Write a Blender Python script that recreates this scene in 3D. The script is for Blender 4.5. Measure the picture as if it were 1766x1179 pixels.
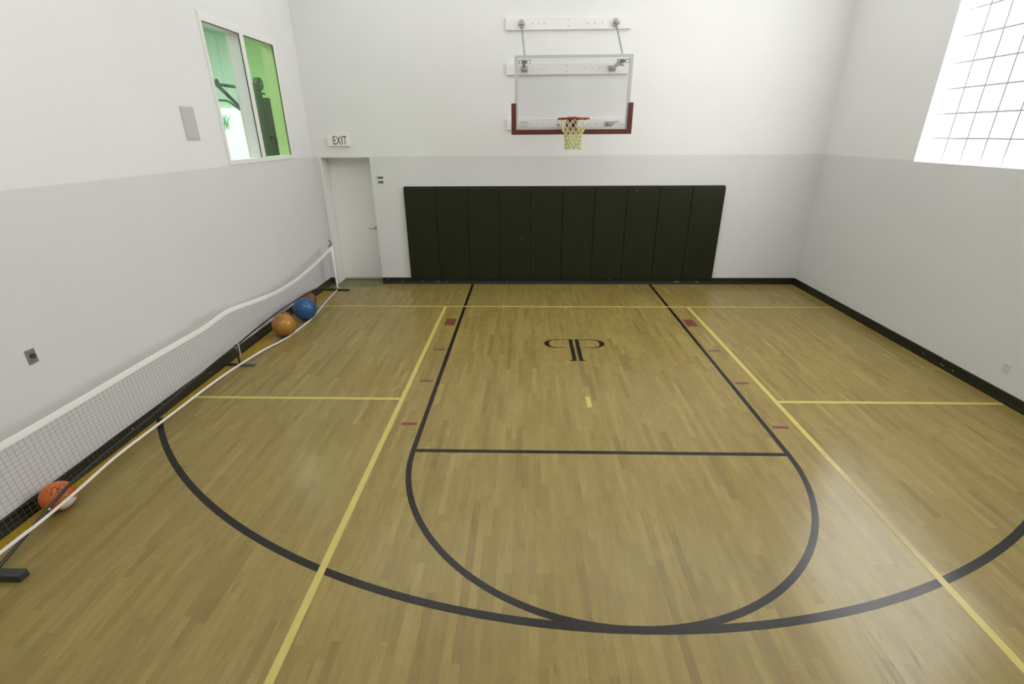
import bpy, bmesh, math, random
from mathutils import Vector, Matrix
random.seed(7)
PI = math.pi
for o in list(bpy.data.objects): bpy.data.objects.remove(o, do_unlink=True)
S = bpy.context.scene
C = S.collection

# ------------------------------------------------------------------ camera
cam_d = bpy.data.cameras.new('camera')
cam = bpy.data.objects.new('camera', cam_d); C.objects.link(cam)
cam_d.sensor_fit = 'HORIZONTAL'; cam_d.sensor_width = 36.0
cam_d.lens = 840.273 * 36.0 / 1766.0
cam_d.clip_start = 0.05; cam_d.clip_end = 200
yw, pt, rl = [math.radians(a) for a in (-1.7508, -23.1321, -0.4019)]
F = Vector((math.sin(yw)*math.cos(pt), math.cos(yw)*math.cos(pt), math.sin(pt)))
R0 = Vector((math.cos(yw), -math.sin(yw), 0)); U0 = R0.cross(F)
Rt = math.cos(rl)*R0 + math.sin(rl)*U0
Up = -math.sin(rl)*R0 + math.cos(rl)*U0
m = Matrix((Rt, Up, -F)).transposed().to_4x4()
m.translation = Vector((-0.713, -9.6772, 2.8409))
cam.matrix_world = m
S.camera = cam

# ------------------------------------------------------------------ world, exposure
w = bpy.data.worlds.new('world'); S.world = w; w.use_nodes = True
w.node_tree.nodes['Background'].inputs[0].default_value = (0.9, 0.95, 1.0, 1)
w.node_tree.nodes['Background'].inputs[1].default_value = 0.3
S.view_settings.view_transform = 'Standard'
S.view_settings.look = 'None'
S.view_settings.gamma = 1
S.view_settings.use_curve_mapping = False
S.view_settings.exposure = 0.0
WINDOW_L = 6.7      # radiance of the daylit glass-block window
CEIL_L = 1.03        # radiance of the added ceiling fill panels
GYM_L = 5.4

def area(name, loc, size, power, target, col=(1, 1, 1)):
    l = bpy.data.lights.new(name, 'AREA'); l.shape = 'RECTANGLE'
    l.size, l.size_y = size; l.energy = power; l.color = col
    o = bpy.data.objects.new(name, l); C.objects.link(o); o.location = loc
    o.rotation_euler = (Vector(target) - Vector(loc)).to_track_quat('-Z', 'Y').to_euler()
    return o

# ------------------------------------------------------------------ colours and materials
def lin(c):
    r = []
    for v in c:
        v /= 255.0
        r.append(v/12.92 if v <= 0.04045 else ((v+0.055)/1.055)**2.4)
    return tuple(r) + (1.0,)

def mat(name, rgb, rough=0.5, metal=0.0, coat=0.0, noise=0.0, nscale=6.0, emis=None, bump=0.0, spec=0.5):
    """plain procedural material; rgb is linear"""
    mt = bpy.data.materials.new(name); mt.use_nodes = True
    nt = mt.node_tree; b = nt.nodes['Principled BSDF']
    b.inputs['Base Color'].default_value = tuple(rgb[:3]) + (1,)
    b.inputs['Roughness'].default_value = rough
    b.inputs['Metallic'].default_value = metal
    b.inputs['Specular IOR Level'].default_value = spec
    if coat:
        b.inputs['Coat Weight'].default_value = coat; b.inputs['Coat Roughness'].default_value = 0.15
    if emis:
        b.inputs['Emission Color'].default_value = tuple(emis[0][:3]) + (1,)
        b.inputs['Emission Strength'].default_value = emis[1]
    tc = nt.nodes.new('ShaderNodeTexCoord')
    n = nt.nodes.new('ShaderNodeTexNoise'); n.inputs['Scale'].default_value = nscale; n.inputs['Detail'].default_value = 4
    nt.links.new(tc.outputs['Object'], n.inputs['Vector'])
    if noise:
        r = nt.nodes.new('ShaderNodeValToRGB')
        r.color_ramp.elements[0].color = tuple(c*(1-noise) for c in rgb[:3]) + (1,)
        r.color_ramp.elements[1].color = tuple(min(1, c*(1+noise)) for c in rgb[:3]) + (1,)
        r.color_ramp.elements[0].position = 0.3; r.color_ramp.elements[1].position = 0.7
        nt.links.new(n.outputs['Fac'], r.inputs['Fac']); nt.links.new(r.outputs['Color'], b.inputs['Base Color'])
    if bump:
        bp = nt.nodes.new('ShaderNodeBump'); bp.inputs['Strength'].default_value = bump; bp.inputs['Distance'].default_value = 0.002
        nt.links.new(n.outputs['Fac'], bp.inputs['Height']); nt.links.new(bp.outputs['Normal'], b.inputs['Normal'])
    return mt

def wall_mat():
    """two-tone painted wall: warm white above the paint line, cooler grey-white below"""
    mt = bpy.data.materials.new('two_tone_wall_paint'); mt.use_nodes = True
    nt = mt.node_tree; L = nt.links; b = nt.nodes['Principled BSDF']
    b.inputs['Roughness'].default_value = 0.8; b.inputs['Specular IOR Level'].default_value = 0.15
    g = nt.nodes.new('ShaderNodeNewGeometry'); s = nt.nodes.new('ShaderNodeSeparateXYZ')
    L.new(g.outputs['Position'], s.inputs[0])
    n = nt.nodes.new('ShaderNodeTexNoise'); n.inputs['Scale'].default_value = 1.3; n.inputs['Detail'].default_value = 5
    L.new(g.outputs['Position'], n.inputs['Vector'])
    gt = nt.nodes.new('ShaderNodeMath'); gt.operation = 'GREATER_THAN'; gt.inputs[1].default_value = 2.463
    L.new(s.outputs['Z'], gt.inputs[0])
    mx = nt.nodes.new('ShaderNodeMix'); mx.data_type = 'RGBA'
    L.new(gt.outputs[0], mx.inputs['Factor'])
    mx.inputs['A'].default_value = (0.69, 0.688, 0.695, 1)
    mx.inputs['B'].default_value = (0.785, 0.79, 0.785, 1)
    mr = nt.nodes.new('ShaderNodeMapRange'); mr.inputs['To Min'].default_value = 0.965; mr.inputs['To Max'].default_value = 1.03
    L.new(n.outputs['Fac'], mr.inputs['Value'])
    m2 = nt.nodes.new('ShaderNodeMix'); m2.data_type = 'RGBA'; m2.blend_type = 'MULTIPLY'; m2.inputs['Factor'].default_value = 1
    L.new(mx.outputs['Result'], m2.inputs['A']); L.new(mr.outputs[0], m2.inputs['B'])
    L.new(m2.outputs['Result'], b.inputs['Base Color'])
    n2 = nt.nodes.new('ShaderNodeTexNoise'); n2.inputs['Scale'].default_value = 180
    L.new(g.outputs['Position'], n2.inputs['Vector'])
    bp = nt.nodes.new('ShaderNodeBump'); bp.inputs['Strength'].default_value = 0.08; bp.inputs['Distance'].default_value = 0.002
    L.new(n2.outputs['Fac'], bp.inputs['Height']); L.new(bp.outputs['Normal'], b.inputs['Normal'])
    return mt

COAT_W, COAT_R, FLOOR_R = 0.37, 0.19, 0.5
def scuffs(nt, g):
    """fine crossing scratches; returns a 0..1 socket"""
    L = nt.links; outs = []
    for k, (rot, sc) in enumerate(((0.5, 2.3), (-0.9, 2.9), (1.45, 3.7), (0.05, 1.9))):
        mp = nt.nodes.new('ShaderNodeMapping'); mp.inputs['Rotation'].default_value = (0, 0, rot)
        mp.inputs['Scale'].default_value = (sc*9, sc*0.55, 1); mp.inputs['Location'].default_value = (k*3.1, k*7.7, 0)
        L.new(g.outputs['Position'], mp.inputs['Vector'])
        n = nt.nodes.new('ShaderNodeTexNoise'); n.inputs['Scale'].default_value = 1.0; n.inputs['Detail'].default_value = 1.5
        n.inputs['Distortion'].default_value = 0.6
        L.new(mp.outputs[0], n.inputs['Vector'])
        a = nt.nodes.new('ShaderNodeMath'); a.operation = 'SUBTRACT'; a.inputs[1].default_value = 0.5; L.new(n.outputs['Fac'], a.inputs[0])
        c = nt.nodes.new('ShaderNodeMath'); c.operation = 'ABSOLUTE'; L.new(a.outputs[0], c.inputs[0])
        d = nt.nodes.new('ShaderNodeMath'); d.operation = 'LESS_THAN'; d.inputs[1].default_value = 0.006; L.new(c.outputs[0], d.inputs[0])
        outs.append(d.outputs[0])
    s = outs[0]
    for o2 in outs[1:]:
        a = nt.nodes.new('ShaderNodeMath'); a.operation = 'MAXIMUM'; L.new(s, a.inputs[0]); L.new(o2, a.inputs[1]); s = a.outputs[0]
    # scratches only in worn patches
    n = nt.nodes.new('ShaderNodeTexNoise'); n.inputs['Scale'].default_value = 1.1; L.new(g.outputs['Position'], n.inputs['Vector'])
    r = nt.nodes.new('ShaderNodeMapRange'); r.inputs['From Min'].default_value = 0.4; r.inputs['From Max'].default_value = 0.65; L.new(n.outputs['Fac'], r.inputs['Value'])
    a = nt.nodes.new('ShaderNodeMath'); a.operation = 'MULTIPLY'; L.new(s, a.inputs[0]); L.new(r.outputs[0], a.inputs[1])
    return a.outputs[0]

def varnish(nt, b, g):
    L = nt.links
    sc = scuffs(nt, g)
    n = nt.nodes.new('ShaderNodeTexNoise'); n.inputs['Scale'].default_value = 2.2; n.inputs['Detail'].default_value = 6
    L.new(g.outputs['Position'], n.inputs['Vector'])
    mr = nt.nodes.new('ShaderNodeMapRange'); mr.inputs['To Min'].default_value = COAT_R-0.05; mr.inputs['To Max'].default_value = COAT_R+0.07
    L.new(n.outputs['Fac'], mr.inputs['Value'])
    ad = nt.nodes.new('ShaderNodeMath'); ad.operation = 'MULTIPLY_ADD'; ad.inputs[1].default_value = 0.13
    L.new(sc, ad.inputs[0]); L.new(mr.outputs[0], ad.inputs[2])
    L.new(ad.outputs[0], b.inputs['Coat Roughness'])
    b.inputs['Coat Weight'].default_value = COAT_W
    b.inputs['Coat IOR'].default_value = 1.8
    b.inputs['Specular IOR Level'].default_value = 0.15
    b.inputs['Roughness'].default_value = FLOOR_R
    return sc

def floor_mat():
    mt = bpy.data.materials.new('varnished_maple_strips'); mt.use_nodes = True
    nt = mt.node_tree; L = nt.links; b = nt.nodes['Principled BSDF']
    N = nt.nodes.new
    def M(op, a, c=None, d=None):
        n = N('ShaderNodeMath'); n.operation = op
        for i, v in enumerate((a, c, d)):
            if v is None: continue
            if isinstance(v, (int, float)): n.inputs[i].default_value = v
            else: L.new(v, n.inputs[i])
        return n.outputs[0]
    g = N('ShaderNodeNewGeometry'); s = N('ShaderNodeSeparateXYZ'); L.new(g.outputs['Position'], s.inputs[0])
    W = 0.057
    u = M('DIVIDE', s.outputs['X'], W); row = M('FLOOR', u); fu = M('FRACT', u)
    wn = N('ShaderNodeTexWhiteNoise'); wn.noise_dimensions = '1D'; L.new(row, wn.inputs['W'])
    wn2 = N('ShaderNodeTexWhiteNoise'); wn2.noise_dimensions = '1D'; L.new(M('ADD', row, 77.3), wn2.inputs['W'])
    ln = M('MULTIPLY_ADD', wn2.outputs['Value'], 0.45, 0.42)
    v = M('DIVIDE', M('MULTIPLY_ADD', wn.outputs['Value'], 13.0, s.outputs['Y']), ln)
    # uneven plank lengths
    pl0 = M('FLOOR', v)
    pl = pl0; fv = M('FRACT', v)
    cv = N('ShaderNodeCombineXYZ'); L.new(row, cv.inputs[0]); L.new(pl, cv.inputs[1])
    w3 = N('ShaderNodeTexWhiteNoise'); w3.noise_dimensions = '2D'; L.new(cv.outputs[0], w3.inputs['Vector'])
    ramp = N('ShaderNodeValToRGB'); L.new(w3.outputs['Value'], ramp.inputs['Fac'])
    e = ramp.color_ramp.elements
    cols = [(0.0, (0.212, 0.150, 0.042)), (0.12, (0.240, 0.174, 0.048)), (0.5, (0.258, 0.191, 0.054)), (0.85, (0.272, 0.206, 0.059)), (1.0, (0.298, 0.230, 0.070))]
    e[0].position, e[0].color = cols[0][0], cols[0][1] + (1,)
    e[1].position, e[1].color = cols[-1][0], cols[-1][1] + (1,)
    for p, c in cols[1:-1]:
        q = e.new(p); q.color = c + (1,)
    # wood figure: noise stretched along the strip, shifted per plank
    mp = N('ShaderNodeMapping'); mp.inputs['Scale'].default_value = (16, 3.0, 1)
    L.new(g.outputs['Position'], mp.inputs['Vector'])
    off = N('ShaderNodeCombineXYZ'); L.new(M('MULTIPLY', w3.outputs['Value'], 90), off.inputs[0]); L.new(M('MULTIPLY', w3.outputs['Value'], 40), off.inputs[2])
    L.new(off.outputs[0], mp.inputs['Location'])
    n = N('ShaderNodeTexNoise'); n.inputs['Scale'].default_value = 1; n.inputs['Detail'].default_value = 5; n.inputs['Roughness'].default_value = 0.62
    n.inputs['Distortion'].default_value = 0.9
    L.new(mp.outputs[0], n.inputs['Vector'])
    mr = N('ShaderNodeMapRange'); mr.inputs['From Min'].default_value = 0.25; mr.inputs['From Max'].default_value = 0.75
    mr.inputs['To Min'].default_value = 0.82; mr.inputs['To Max'].default_value = 1.14
    L.new(n.outputs['Fac'], mr.inputs['Value'])
    # broad tonal drift
    n2 = N('ShaderNodeTexNoise'); n2.inputs['Scale'].default_value = 0.7; L.new(g.outputs['Position'], n2.inputs['Vector'])
    mr2 = N('ShaderNodeMapRange'); mr2.inputs['To Min'].default_value = 0.95; mr2.inputs['To Max'].default_value = 1.05; L.new(n2.outputs['Fac'], mr2.inputs['Value'])
    # seams
    du = M('MINIMUM', fu, M('SUBTRACT', 1.0, fu)); su = M('LESS_THAN', du, 0.016)
    dv = M('MULTIPLY', M('MINIMUM', fv, M('SUBTRACT', 1.0, fv)), ln); sv = M('LESS_THAN', dv, 0.0014)
    seam = M('MULTIPLY_ADD', M('MAXIMUM', su, sv), -0.22, 1.0)
    # small dark knots / heartwood ticks
    mpk = N('ShaderNodeMapping'); mpk.inputs['Scale'].default_value = (9, 2.6, 1); L.new(g.outputs['Position'], mpk.inputs['Vector'])
    nk = N('ShaderNodeTexNoise'); nk.inputs['Scale'].default_value = 1.3; nk.inputs['Detail'].default_value = 3; L.new(mpk.outputs[0], nk.inputs['Vector'])
    kr = N('ShaderNodeMapRange'); kr.inputs['From Min'].default_value = 0.66; kr.inputs['From Max'].default_value = 0.78
    kr.inputs['To Min'].default_value = 1.0; kr.inputs['To Max'].default_value = 0.72; L.new(nk.outputs['Fac'], kr.inputs['Value'])
    f = M('MULTIPLY', M('MULTIPLY', mr.outputs[0], mr2.outputs[0]), M('MULTIPLY', seam, kr.outputs[0]))
    sc = varnish(nt, b, g)
    f = M('MULTIPLY', f, M('MULTIPLY_ADD', sc, -0.13, 1.0))
    mx = N('ShaderNodeMix'); mx.data_type = 'RGBA'; mx.blend_type = 'MULTIPLY'; mx.inputs['Factor'].default_value = 1
    L.new(ramp.outputs['Color'], mx.inputs['A']); L.new(f, mx.inputs['B'])
    L.new(mx.outputs['Result'], b.inputs['Base Color'])
    return mt

def paint_mat(name, rgb, var=0.08, coat=None):
    """court paint under the same varnish as the boards"""
    mt = bpy.data.materials.new(name); mt.use_nodes = True
    nt = mt.node_tree; L = nt.links; b = nt.nodes['Principled BSDF']
    g = nt.nodes.new('ShaderNodeNewGeometry')
    varnish(nt, b, g)
    if coat: b.inputs['Coat Weight'].default_value = coat
    n = nt.nodes.new('ShaderNodeTexNoise'); n.inputs['Scale'].default_value = 14; n.inputs['Detail'].default_value = 5
    L.new(g.outputs['Position'], n.inputs['Vector'])
    r = nt.nodes.new('ShaderNodeValToRGB')
    r.color_ramp.elements[0].color = tuple(c*(1-var) for c in rgb) + (1,)
    r.color_ramp.elements[1].color = tuple(c*(1+var) for c in rgb) + (1,)
    L.new(n.outputs['Fac'], r.inputs['Fac']); L.new(r.outputs['Color'], b.inputs['Base Color'])
    return mt

def glass_mat(name, tint, refl=1.0, rough=0.0):
    """thin pane: tinted straight-through light plus a Fresnel reflection"""
    mt = bpy.data.materials.new(name); mt.use_nodes = True
    nt = mt.node_tree; L = nt.links; nt.nodes.remove(nt.nodes['Principled BSDF'])
    out = nt.nodes['Material Output']
    t = nt.nodes.new('ShaderNodeBsdfTransparent'); t.inputs[0].default_value = tuple(tint) + (1,)
    gl = nt.nodes.new('ShaderNodeBsdfGlossy'); gl.inputs['Roughness'].default_value = rough; gl.inputs[0].default_value = (1, 1, 1, 1)
    fr = nt.nodes.new('ShaderNodeLayerWeight'); fr.inputs['Blend'].default_value = 0.5
    pw = nt.nodes.new('ShaderNodeMath'); pw.operation = 'POWER'; pw.inputs[1].default_value = 5.0
    L.new(fr.outputs['Facing'], pw.inputs[0])
    mu = nt.nodes.new('ShaderNodeMath'); mu.operation = 'MULTIPLY_ADD'; mu.inputs[1].default_value = 0.9*refl; mu.inputs[2].default_value = 0.04*refl; mu.use_clamp = True
    L.new(pw.outputs[0], mu.inputs[0])
    mx = nt.nodes.new('ShaderNodeMixShader'); L.new(mu.outputs[0], mx.inputs[0]); L.new(t.outputs[0], mx.inputs[1]); L.new(gl.outputs[0], mx.inputs[2])
    L.new(mx.outputs[0], out.inputs['Surface'])
    return mt

M_wall = wall_mat()
M_floor = floor_mat()
M_black = paint_mat('black_court_paint', (0.0075, 0.0055, 0.003), coat=0.28)
M_yellow = paint_mat('yellow_court_paint', (0.50, 0.42, 0.115))
M_yellow_blend = paint_mat('yellow_wood_blend_court_paint', (0.50, 0.42, 0.115))
def blend_to_wood(mt, y0, y1, wood_rgb):
    """paint colour blended to the wood tone between two points along the line, with a ragged edge"""
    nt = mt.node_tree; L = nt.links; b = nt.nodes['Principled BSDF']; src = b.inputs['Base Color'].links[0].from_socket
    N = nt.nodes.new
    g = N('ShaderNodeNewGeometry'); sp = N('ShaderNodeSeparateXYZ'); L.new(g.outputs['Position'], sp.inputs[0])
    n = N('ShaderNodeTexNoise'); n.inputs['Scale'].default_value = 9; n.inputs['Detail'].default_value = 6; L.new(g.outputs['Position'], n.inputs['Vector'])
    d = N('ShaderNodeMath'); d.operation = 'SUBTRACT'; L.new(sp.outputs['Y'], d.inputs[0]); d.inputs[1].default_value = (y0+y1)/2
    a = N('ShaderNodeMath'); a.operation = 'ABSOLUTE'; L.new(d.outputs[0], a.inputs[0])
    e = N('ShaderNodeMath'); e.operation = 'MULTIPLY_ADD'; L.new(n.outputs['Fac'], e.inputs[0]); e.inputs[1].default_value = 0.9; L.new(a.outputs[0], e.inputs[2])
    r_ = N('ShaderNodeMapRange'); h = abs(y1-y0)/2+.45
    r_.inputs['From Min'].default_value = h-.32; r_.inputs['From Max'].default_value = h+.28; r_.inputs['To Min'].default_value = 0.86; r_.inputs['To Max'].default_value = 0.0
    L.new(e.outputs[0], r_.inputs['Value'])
    m_ = N('ShaderNodeMix'); m_.data_type = 'RGBA'; L.new(r_.outputs[0], m_.inputs['Factor']); L.new(src, m_.inputs['A']); m_.inputs['B'].default_value = wood_rgb + (1,)
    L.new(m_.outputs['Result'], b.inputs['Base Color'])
blend_to_wood(M_yellow_blend, -7.1, -5.9, (0.262, 0.203, 0.063))  # yellow blends towards the wood colour along this stretch
M_red = paint_mat('dark_red_court_paint', (0.17, 0.042, 0.032))
M_gold = paint_mat('golden_shade_and_edge_line', (0.40, 0.255, 0.016), 0.15)  # golden tone of shaded floor by the net, and of the edge line
M_green = paint_mat('green_floor_patch_tone', (0.115, 0.135, 0.028), 0.12)
M_ceil = mat('white_ceiling', (0.8, 0.8, 0.78), 0.8)
M_white = mat('white_enamel', (0.80, 0.80, 0.79), 0.4)
M_reveal = mat('white_door_jamb', (0.78, 0.78, 0.76), 0.45)
M_door = mat('grey_white_door_paint', (0.87, 0.865, 0.845), 0.5, noise=0.02, nscale=1)
M_base = mat('black_green_rubber_base', (0.0085, 0.0100, 0.0045), 0.42, noise=0.15, nscale=5)
M_pad = mat('dark_green_vinyl', (0.0125, 0.0155, 0.0052), 0.42, noise=0.12, nscale=3, bump=0.15, spec=0.3)
M_padedge = mat('dark_green_vinyl_piping', (0.008, 0.010, 0.004), 0.5)
M_maroon = mat('maroon_foam_padding', (0.098, 0.012, 0.007), 0.55, noise=0.08)
M_rim = mat('red_orange_powder_coat', (0.27, 0.028, 0.012), 0.4)
M_netcord = mat('pale_yellow_green_cord', (0.60, 0.62, 0.27), 0.8)
M_cordwhite = mat('off_white_cord', (0.72, 0.70, 0.52), 0.8)
M_alu = mat('grey_aluminium_frame', (0.50, 0.505, 0.49), 0.45, metal=0.2)
M_steel = mat('galvanised_steel', (0.42, 0.42, 0.39), 0.45, metal=0.4)
M_chain = mat('zinc_chain', (0.36, 0.36, 0.34), 0.4, metal=0.4)
M_armw = mat('light_grey_painted_steel', (0.55, 0.55, 0.53), 0.5)
M_sticker = mat('charcoal_print', (0.085, 0.085, 0.082), 0.6)
M_platesteel = mat('brushed_steel_plate', (0.28, 0.28, 0.275), 0.4, metal=0.5, noise=0.08, nscale=30)
M_dark = mat('dark_grey_plastic', (0.04, 0.04, 0.04), 0.5)
M_blackmetal = mat('black_powder_coated_tube', (0.010, 0.012, 0.007), 0.28)
M_rubberfoot = mat('dark_grey_rubber_foot', (0.035, 0.036, 0.035), 0.55)
M_greyfoot = mat('blue_grey_foot_sleeve', (0.15, 0.15, 0.17), 0.4)
M_strap = mat('cream_strap', (0.55, 0.56, 0.42), 0.6)
M_tape = mat('white_vinyl_tape', (0.90, 0.90, 0.895), 0.5)
M_cord = mat('dark_net_cord', (0.13, 0.13, 0.125), 0.8)
M_signface = mat('white_sign_face', (0.84, 0.83, 0.78), 0.45)
M_signtext = mat('dark_brown_sign_letters', (0.09, 0.045, 0.04), 0.5)
M_speaker = mat('pale_grey_speaker_grille', (0.52, 0.52, 0.50), 0.6)
M_gasket = mat('dark_window_gasket', (0.03, 0.03, 0.025), 0.5)
M_blocks = mat('daylit_glass_block', (0.9, 0.9, 0.9), 0.2, emis=((1.0, 1.0, 0.985), WINDOW_L))
M_mortar = mat('grey_mortar', (0.55, 0.55, 0.55), 0.8)
M_board = glass_mat('clear_board_glass', (0.92, 0.92, 0.925), 0.8)
M_glassL = glass_mat('pale_green_window_glass', (0.93, 0.985, 0.93), 1.0)
M_glassR = glass_mat('green_window_glass', (0.74, 0.90, 0.60), 1.0)
M_gymwall = mat('pale_green_gym_wall', (0.62, 0.80, 0.62), 0.6)
M_gymfloor = mat('grey_gym_floor', (0.3, 0.3, 0.3), 0.7)
M_gymmetal = mat('dark_green_gym_steel', (0.035, 0.08, 0.065), 0.4)
M_frost = mat('frosted_daylit_glass', (0.8, 0.9, 0.82), 0.5, emis=((0.85, 1.0, 0.88), 0.66))
M_grass = mat('pale_green_foliage_print', (0.3, 0.6, 0.36), 0.7)

# ------------------------------------------------------------------ mesh helpers
def add_box(bm, x0, y0, z0, x1, y1, z1, bevel=0.0, seg=1):
    t = bmesh.new()
    bmesh.ops.create_cube(t, size=1)
    for v in t.verts:
        v.co = Vector((x0+(v.co.x+.5)*(x1-x0), y0+(v.co.y+.5)*(y1-y0), z0+(v.co.z+.5)*(z1-z0)))
    if bevel: bmesh.ops.bevel(t, geom=t.edges[:], offset=bevel, segments=seg, affect='EDGES', profile=0.6)
    merge(bm, t)
def merge(bm, t):
    vm = {}
    for v in t.verts: vm[v] = bm.verts.new(v.co)
    for f in t.faces:
        try:
            nf = bm.faces.new([vm[v] for v in f.verts]); nf.smooth = f.smooth
        except ValueError: pass
    t.free()
def box(*a, **k):
    bm = bmesh.new(); add_box(bm, *a, **k); return bm
def add_tube(bm, pts, r, n=8, closed=False, cap=True, smooth=True):
    pts = [Vector(p) for p in pts]; m_ = len(pts); rings = []
    rr = r if isinstance(r, (list, tuple)) else [r]*m_
    prev = None
    for i, p in enumerate(pts):
        if closed: t = pts[(i+1) % m_] - pts[i-1]
        else: t = pts[min(i+1, m_-1)] - pts[max(i-1, 0)]
        t.normalize()
        if prev is None:
            a = Vector((0, 0, 1)) if abs(t.z) < 0.9 else Vector((1, 0, 0))
            u = t.cross(a).normalized()
        else:
            u = (prev - t*prev.dot(t))
            u = u.normalized() if u.length > 1e-6 else t.orthogonal().normalized()
        prev = u; v = t.cross(u)
        rings.append([bm.verts.new(p + (u*math.cos(2*PI*k/n) + v*math.sin(2*PI*k/n))*rr[i]) for k in range(n)])
    for i in range(m_ if closed else m_-1):
        a, b = rings[i], rings[(i+1) % m_]
        for k in range(n):
            f = bm.faces.new((a[k], a[(k+1) % n], b[(k+1) % n], b[k])); f.smooth = smooth
    if cap and not closed:
        bm.faces.new(rings[0][::-1]); bm.faces.new(rings[-1])
def tube(pts, r, **k):
    bm = bmesh.new(); add_tube(bm, pts, r, **k); return bm
def add_cyl(bm, c, axis, r, h, n=20):
    a = Vector(axis).normalized(); c = Vector(c)
    add_tube(bm, [c, c+a*h], r, n=n)
def add_prism(bm, poly, z0, z1):
    """poly: list of (x, y) counter-clockwise"""
    lo = [bm.verts.new((x, y, z0)) for x, y in poly]; hi = [bm.verts.new((x, y, z1)) for x, y in poly]
    n = len(poly)
    bm.faces.new(hi); bm.faces.new(lo[::-1])
    for i in range(n): bm.faces.new((lo[i], lo[(i+1) % n], hi[(i+1) % n], hi[i]))
def add_ribbon(bm, pts, width, z0, z1):
    n = len(pts); L_, R_ = [], []
    for i, p in enumerate(pts):
        a = Vector(pts[max(i-1, 0)]); b = Vector(pts[min(i+1, n-1)]); t = (b-a).normalized(); nn = Vector((-t.y, t.x))
        p = Vector(p); L_.append(p+nn*width/2); R_.append(p-nn*width/2)
    V = [[bm.verts.new((q.x, q.y, z)) for q in row] for row, z in ((L_, z1), (R_, z1), (L_, z0), (R_, z0))]
    for i in range(n-1):
        bm.faces.new((V[1][i], V[1][i+1], V[0][i+1], V[0][i]))
        bm.faces.new((V[0][i], V[0][i+1], V[2][i+1], V[2][i]))
        bm.faces.new((V[3][i], V[3][i+1], V[1][i+1], V[1][i]))
    bm.faces.new((V[0][0], V[2][0], V[3][0], V[1][0])); bm.faces.new((V[0][-1], V[1][-1], V[3][-1], V[2][-1]))
def add_sphere(bm, c, r, u=40, v=24, sc=(1, 1, 1)):
    t = bmesh.new(); bmesh.ops.create_uvsphere(t, u_segments=u, v_segments=v, radius=r)
    for q in t.verts: q.co = Vector((q.co.x*sc[0]+c[0], q.co.y*sc[1]+c[1], q.co.z*sc[2]+c[2]))
    for f in t.faces: f.smooth = True
    merge(bm, t)

def obj(name, bm, material, parent=None):
    bmesh.ops.recalc_face_normals(bm, faces=bm.faces[:])
    me = bpy.data.meshes.new(name); bm.to_mesh(me); bm.free()
    me.materials.append(material)
    o = bpy.data.objects.new(name, me); C.objects.link(o)
    if parent is not None:
        o.parent = parent
        # world coordinates are kept: parents carry location only
        t = Vector((0, 0, 0)); p = parent
        while p is not None: t += p.location; p = p.parent
        o.data.transform(Matrix.Translation(-t))
    return o
def thing(name, label, cat, loc=(0, 0, 0), group=None):
    o = bpy.data.objects.new(name, None); C.objects.link(o); o.location = loc
    o.empty_display_size = 0.1
    o['label'] = label; o['category'] = cat
    if group: o['group'] = group
    return o
def tag(o, label, cat, group=None):
    o['label'] = label; o['category'] = cat
    if group: o['group'] = group
    return o
def struct(name, bm, material):
    o = obj(name, bm, material); o['kind'] = 'structure'; return o
def add_text(bm, body, xf, size=1.0, extrude=0.0):
    """text outline in local x/y passed through xf(x, y, z) -> Vector"""
    cu = bpy.data.curves.new('lettering', 'FONT'); cu.body = body; cu.size = size; cu.extrude = extrude
    cu.align_x = 'CENTER'; cu.align_y = 'CENTER'
    o = bpy.data.objects.new('lettering', cu); C.objects.link(o)
    dg = bpy.context.evaluated_depsgraph_get(); me = bpy.data.meshes.new_from_object(o.evaluated_get(dg))
    vs = [bm.verts.new(xf(*v.co)) for v in me.vertices]
    for p in me.polygons:
        try: bm.faces.new([vs[i] for i in p.vertices])
        except ValueError: pass
    bpy.data.objects.remove(o, do_unlink=True); bpy.data.curves.remove(cu); bpy.data.meshes.remove(me)

# ------------------------------------------------------------------ room shell
XL, XR, YB, YN, ZC = -4.75, 4.70, 0.02, -12.0, 6.1
bm = box(XL-0.25, YN-0.2, -0.1, XR+0.3, 0.6, 0.0)
floor = struct('floor', bm, M_floor)

DX0, DX1, DZ = -4.62, -3.67, 2.463
bm = bmesh.new()
add_box(bm, XL-0.2, YB, -0.1, DX0, 0.42, ZC)
add_box(bm, DX1, YB, -0.1, XR+0.2, 0.42, ZC)
add_box(bm, DX0, YB, DZ, DX1, 0.42, ZC)
wall_back = struct('wall_back', bm, M_wall)

WY0, WY1, WZ0, WZ1 = -2.75, -0.77, 2.475, 4.24
bm = bmesh.new()
add_box(bm, XL-0.2, YN, -0.1, XL, WY0, ZC)
add_box(bm, XL-0.2, WY1, -0.1, XL, YB, ZC)
add_box(bm, XL-0.2, WY0, -0.1, XL, WY1, WZ0)
add_box(bm, XL-0.2, WY0, WZ1, XL, WY1, ZC)
wall_left = struct('wall_left', bm, M_wall)

GY0, GY1, GZ0, GZ1 = -5.55, -2.262, 2.45, 5.43
bm = bmesh.new()
add_box(bm, XR, YN, -0.1, XR+0.24, GY0, ZC)
add_box(bm, XR, GY1, -0.1, XR+0.24, YB, ZC)
add_box(bm, XR, GY0, -0.1, XR+0.24, GY1, GZ0)
add_box(bm, XR, GY0, GZ1, XR+0.24, GY1, ZC)
wall_right = struct('wall_right', bm, M_wall)
struct('wall_near', box(XL-0.2, YN-0.2, -0.1, XR+0.24, YN, ZC), M_wall)
struct('ceiling', box(XL-0.2, YN-0.2, ZC, XR+0.24, 0.42, ZC+0.15), M_ceil)

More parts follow.
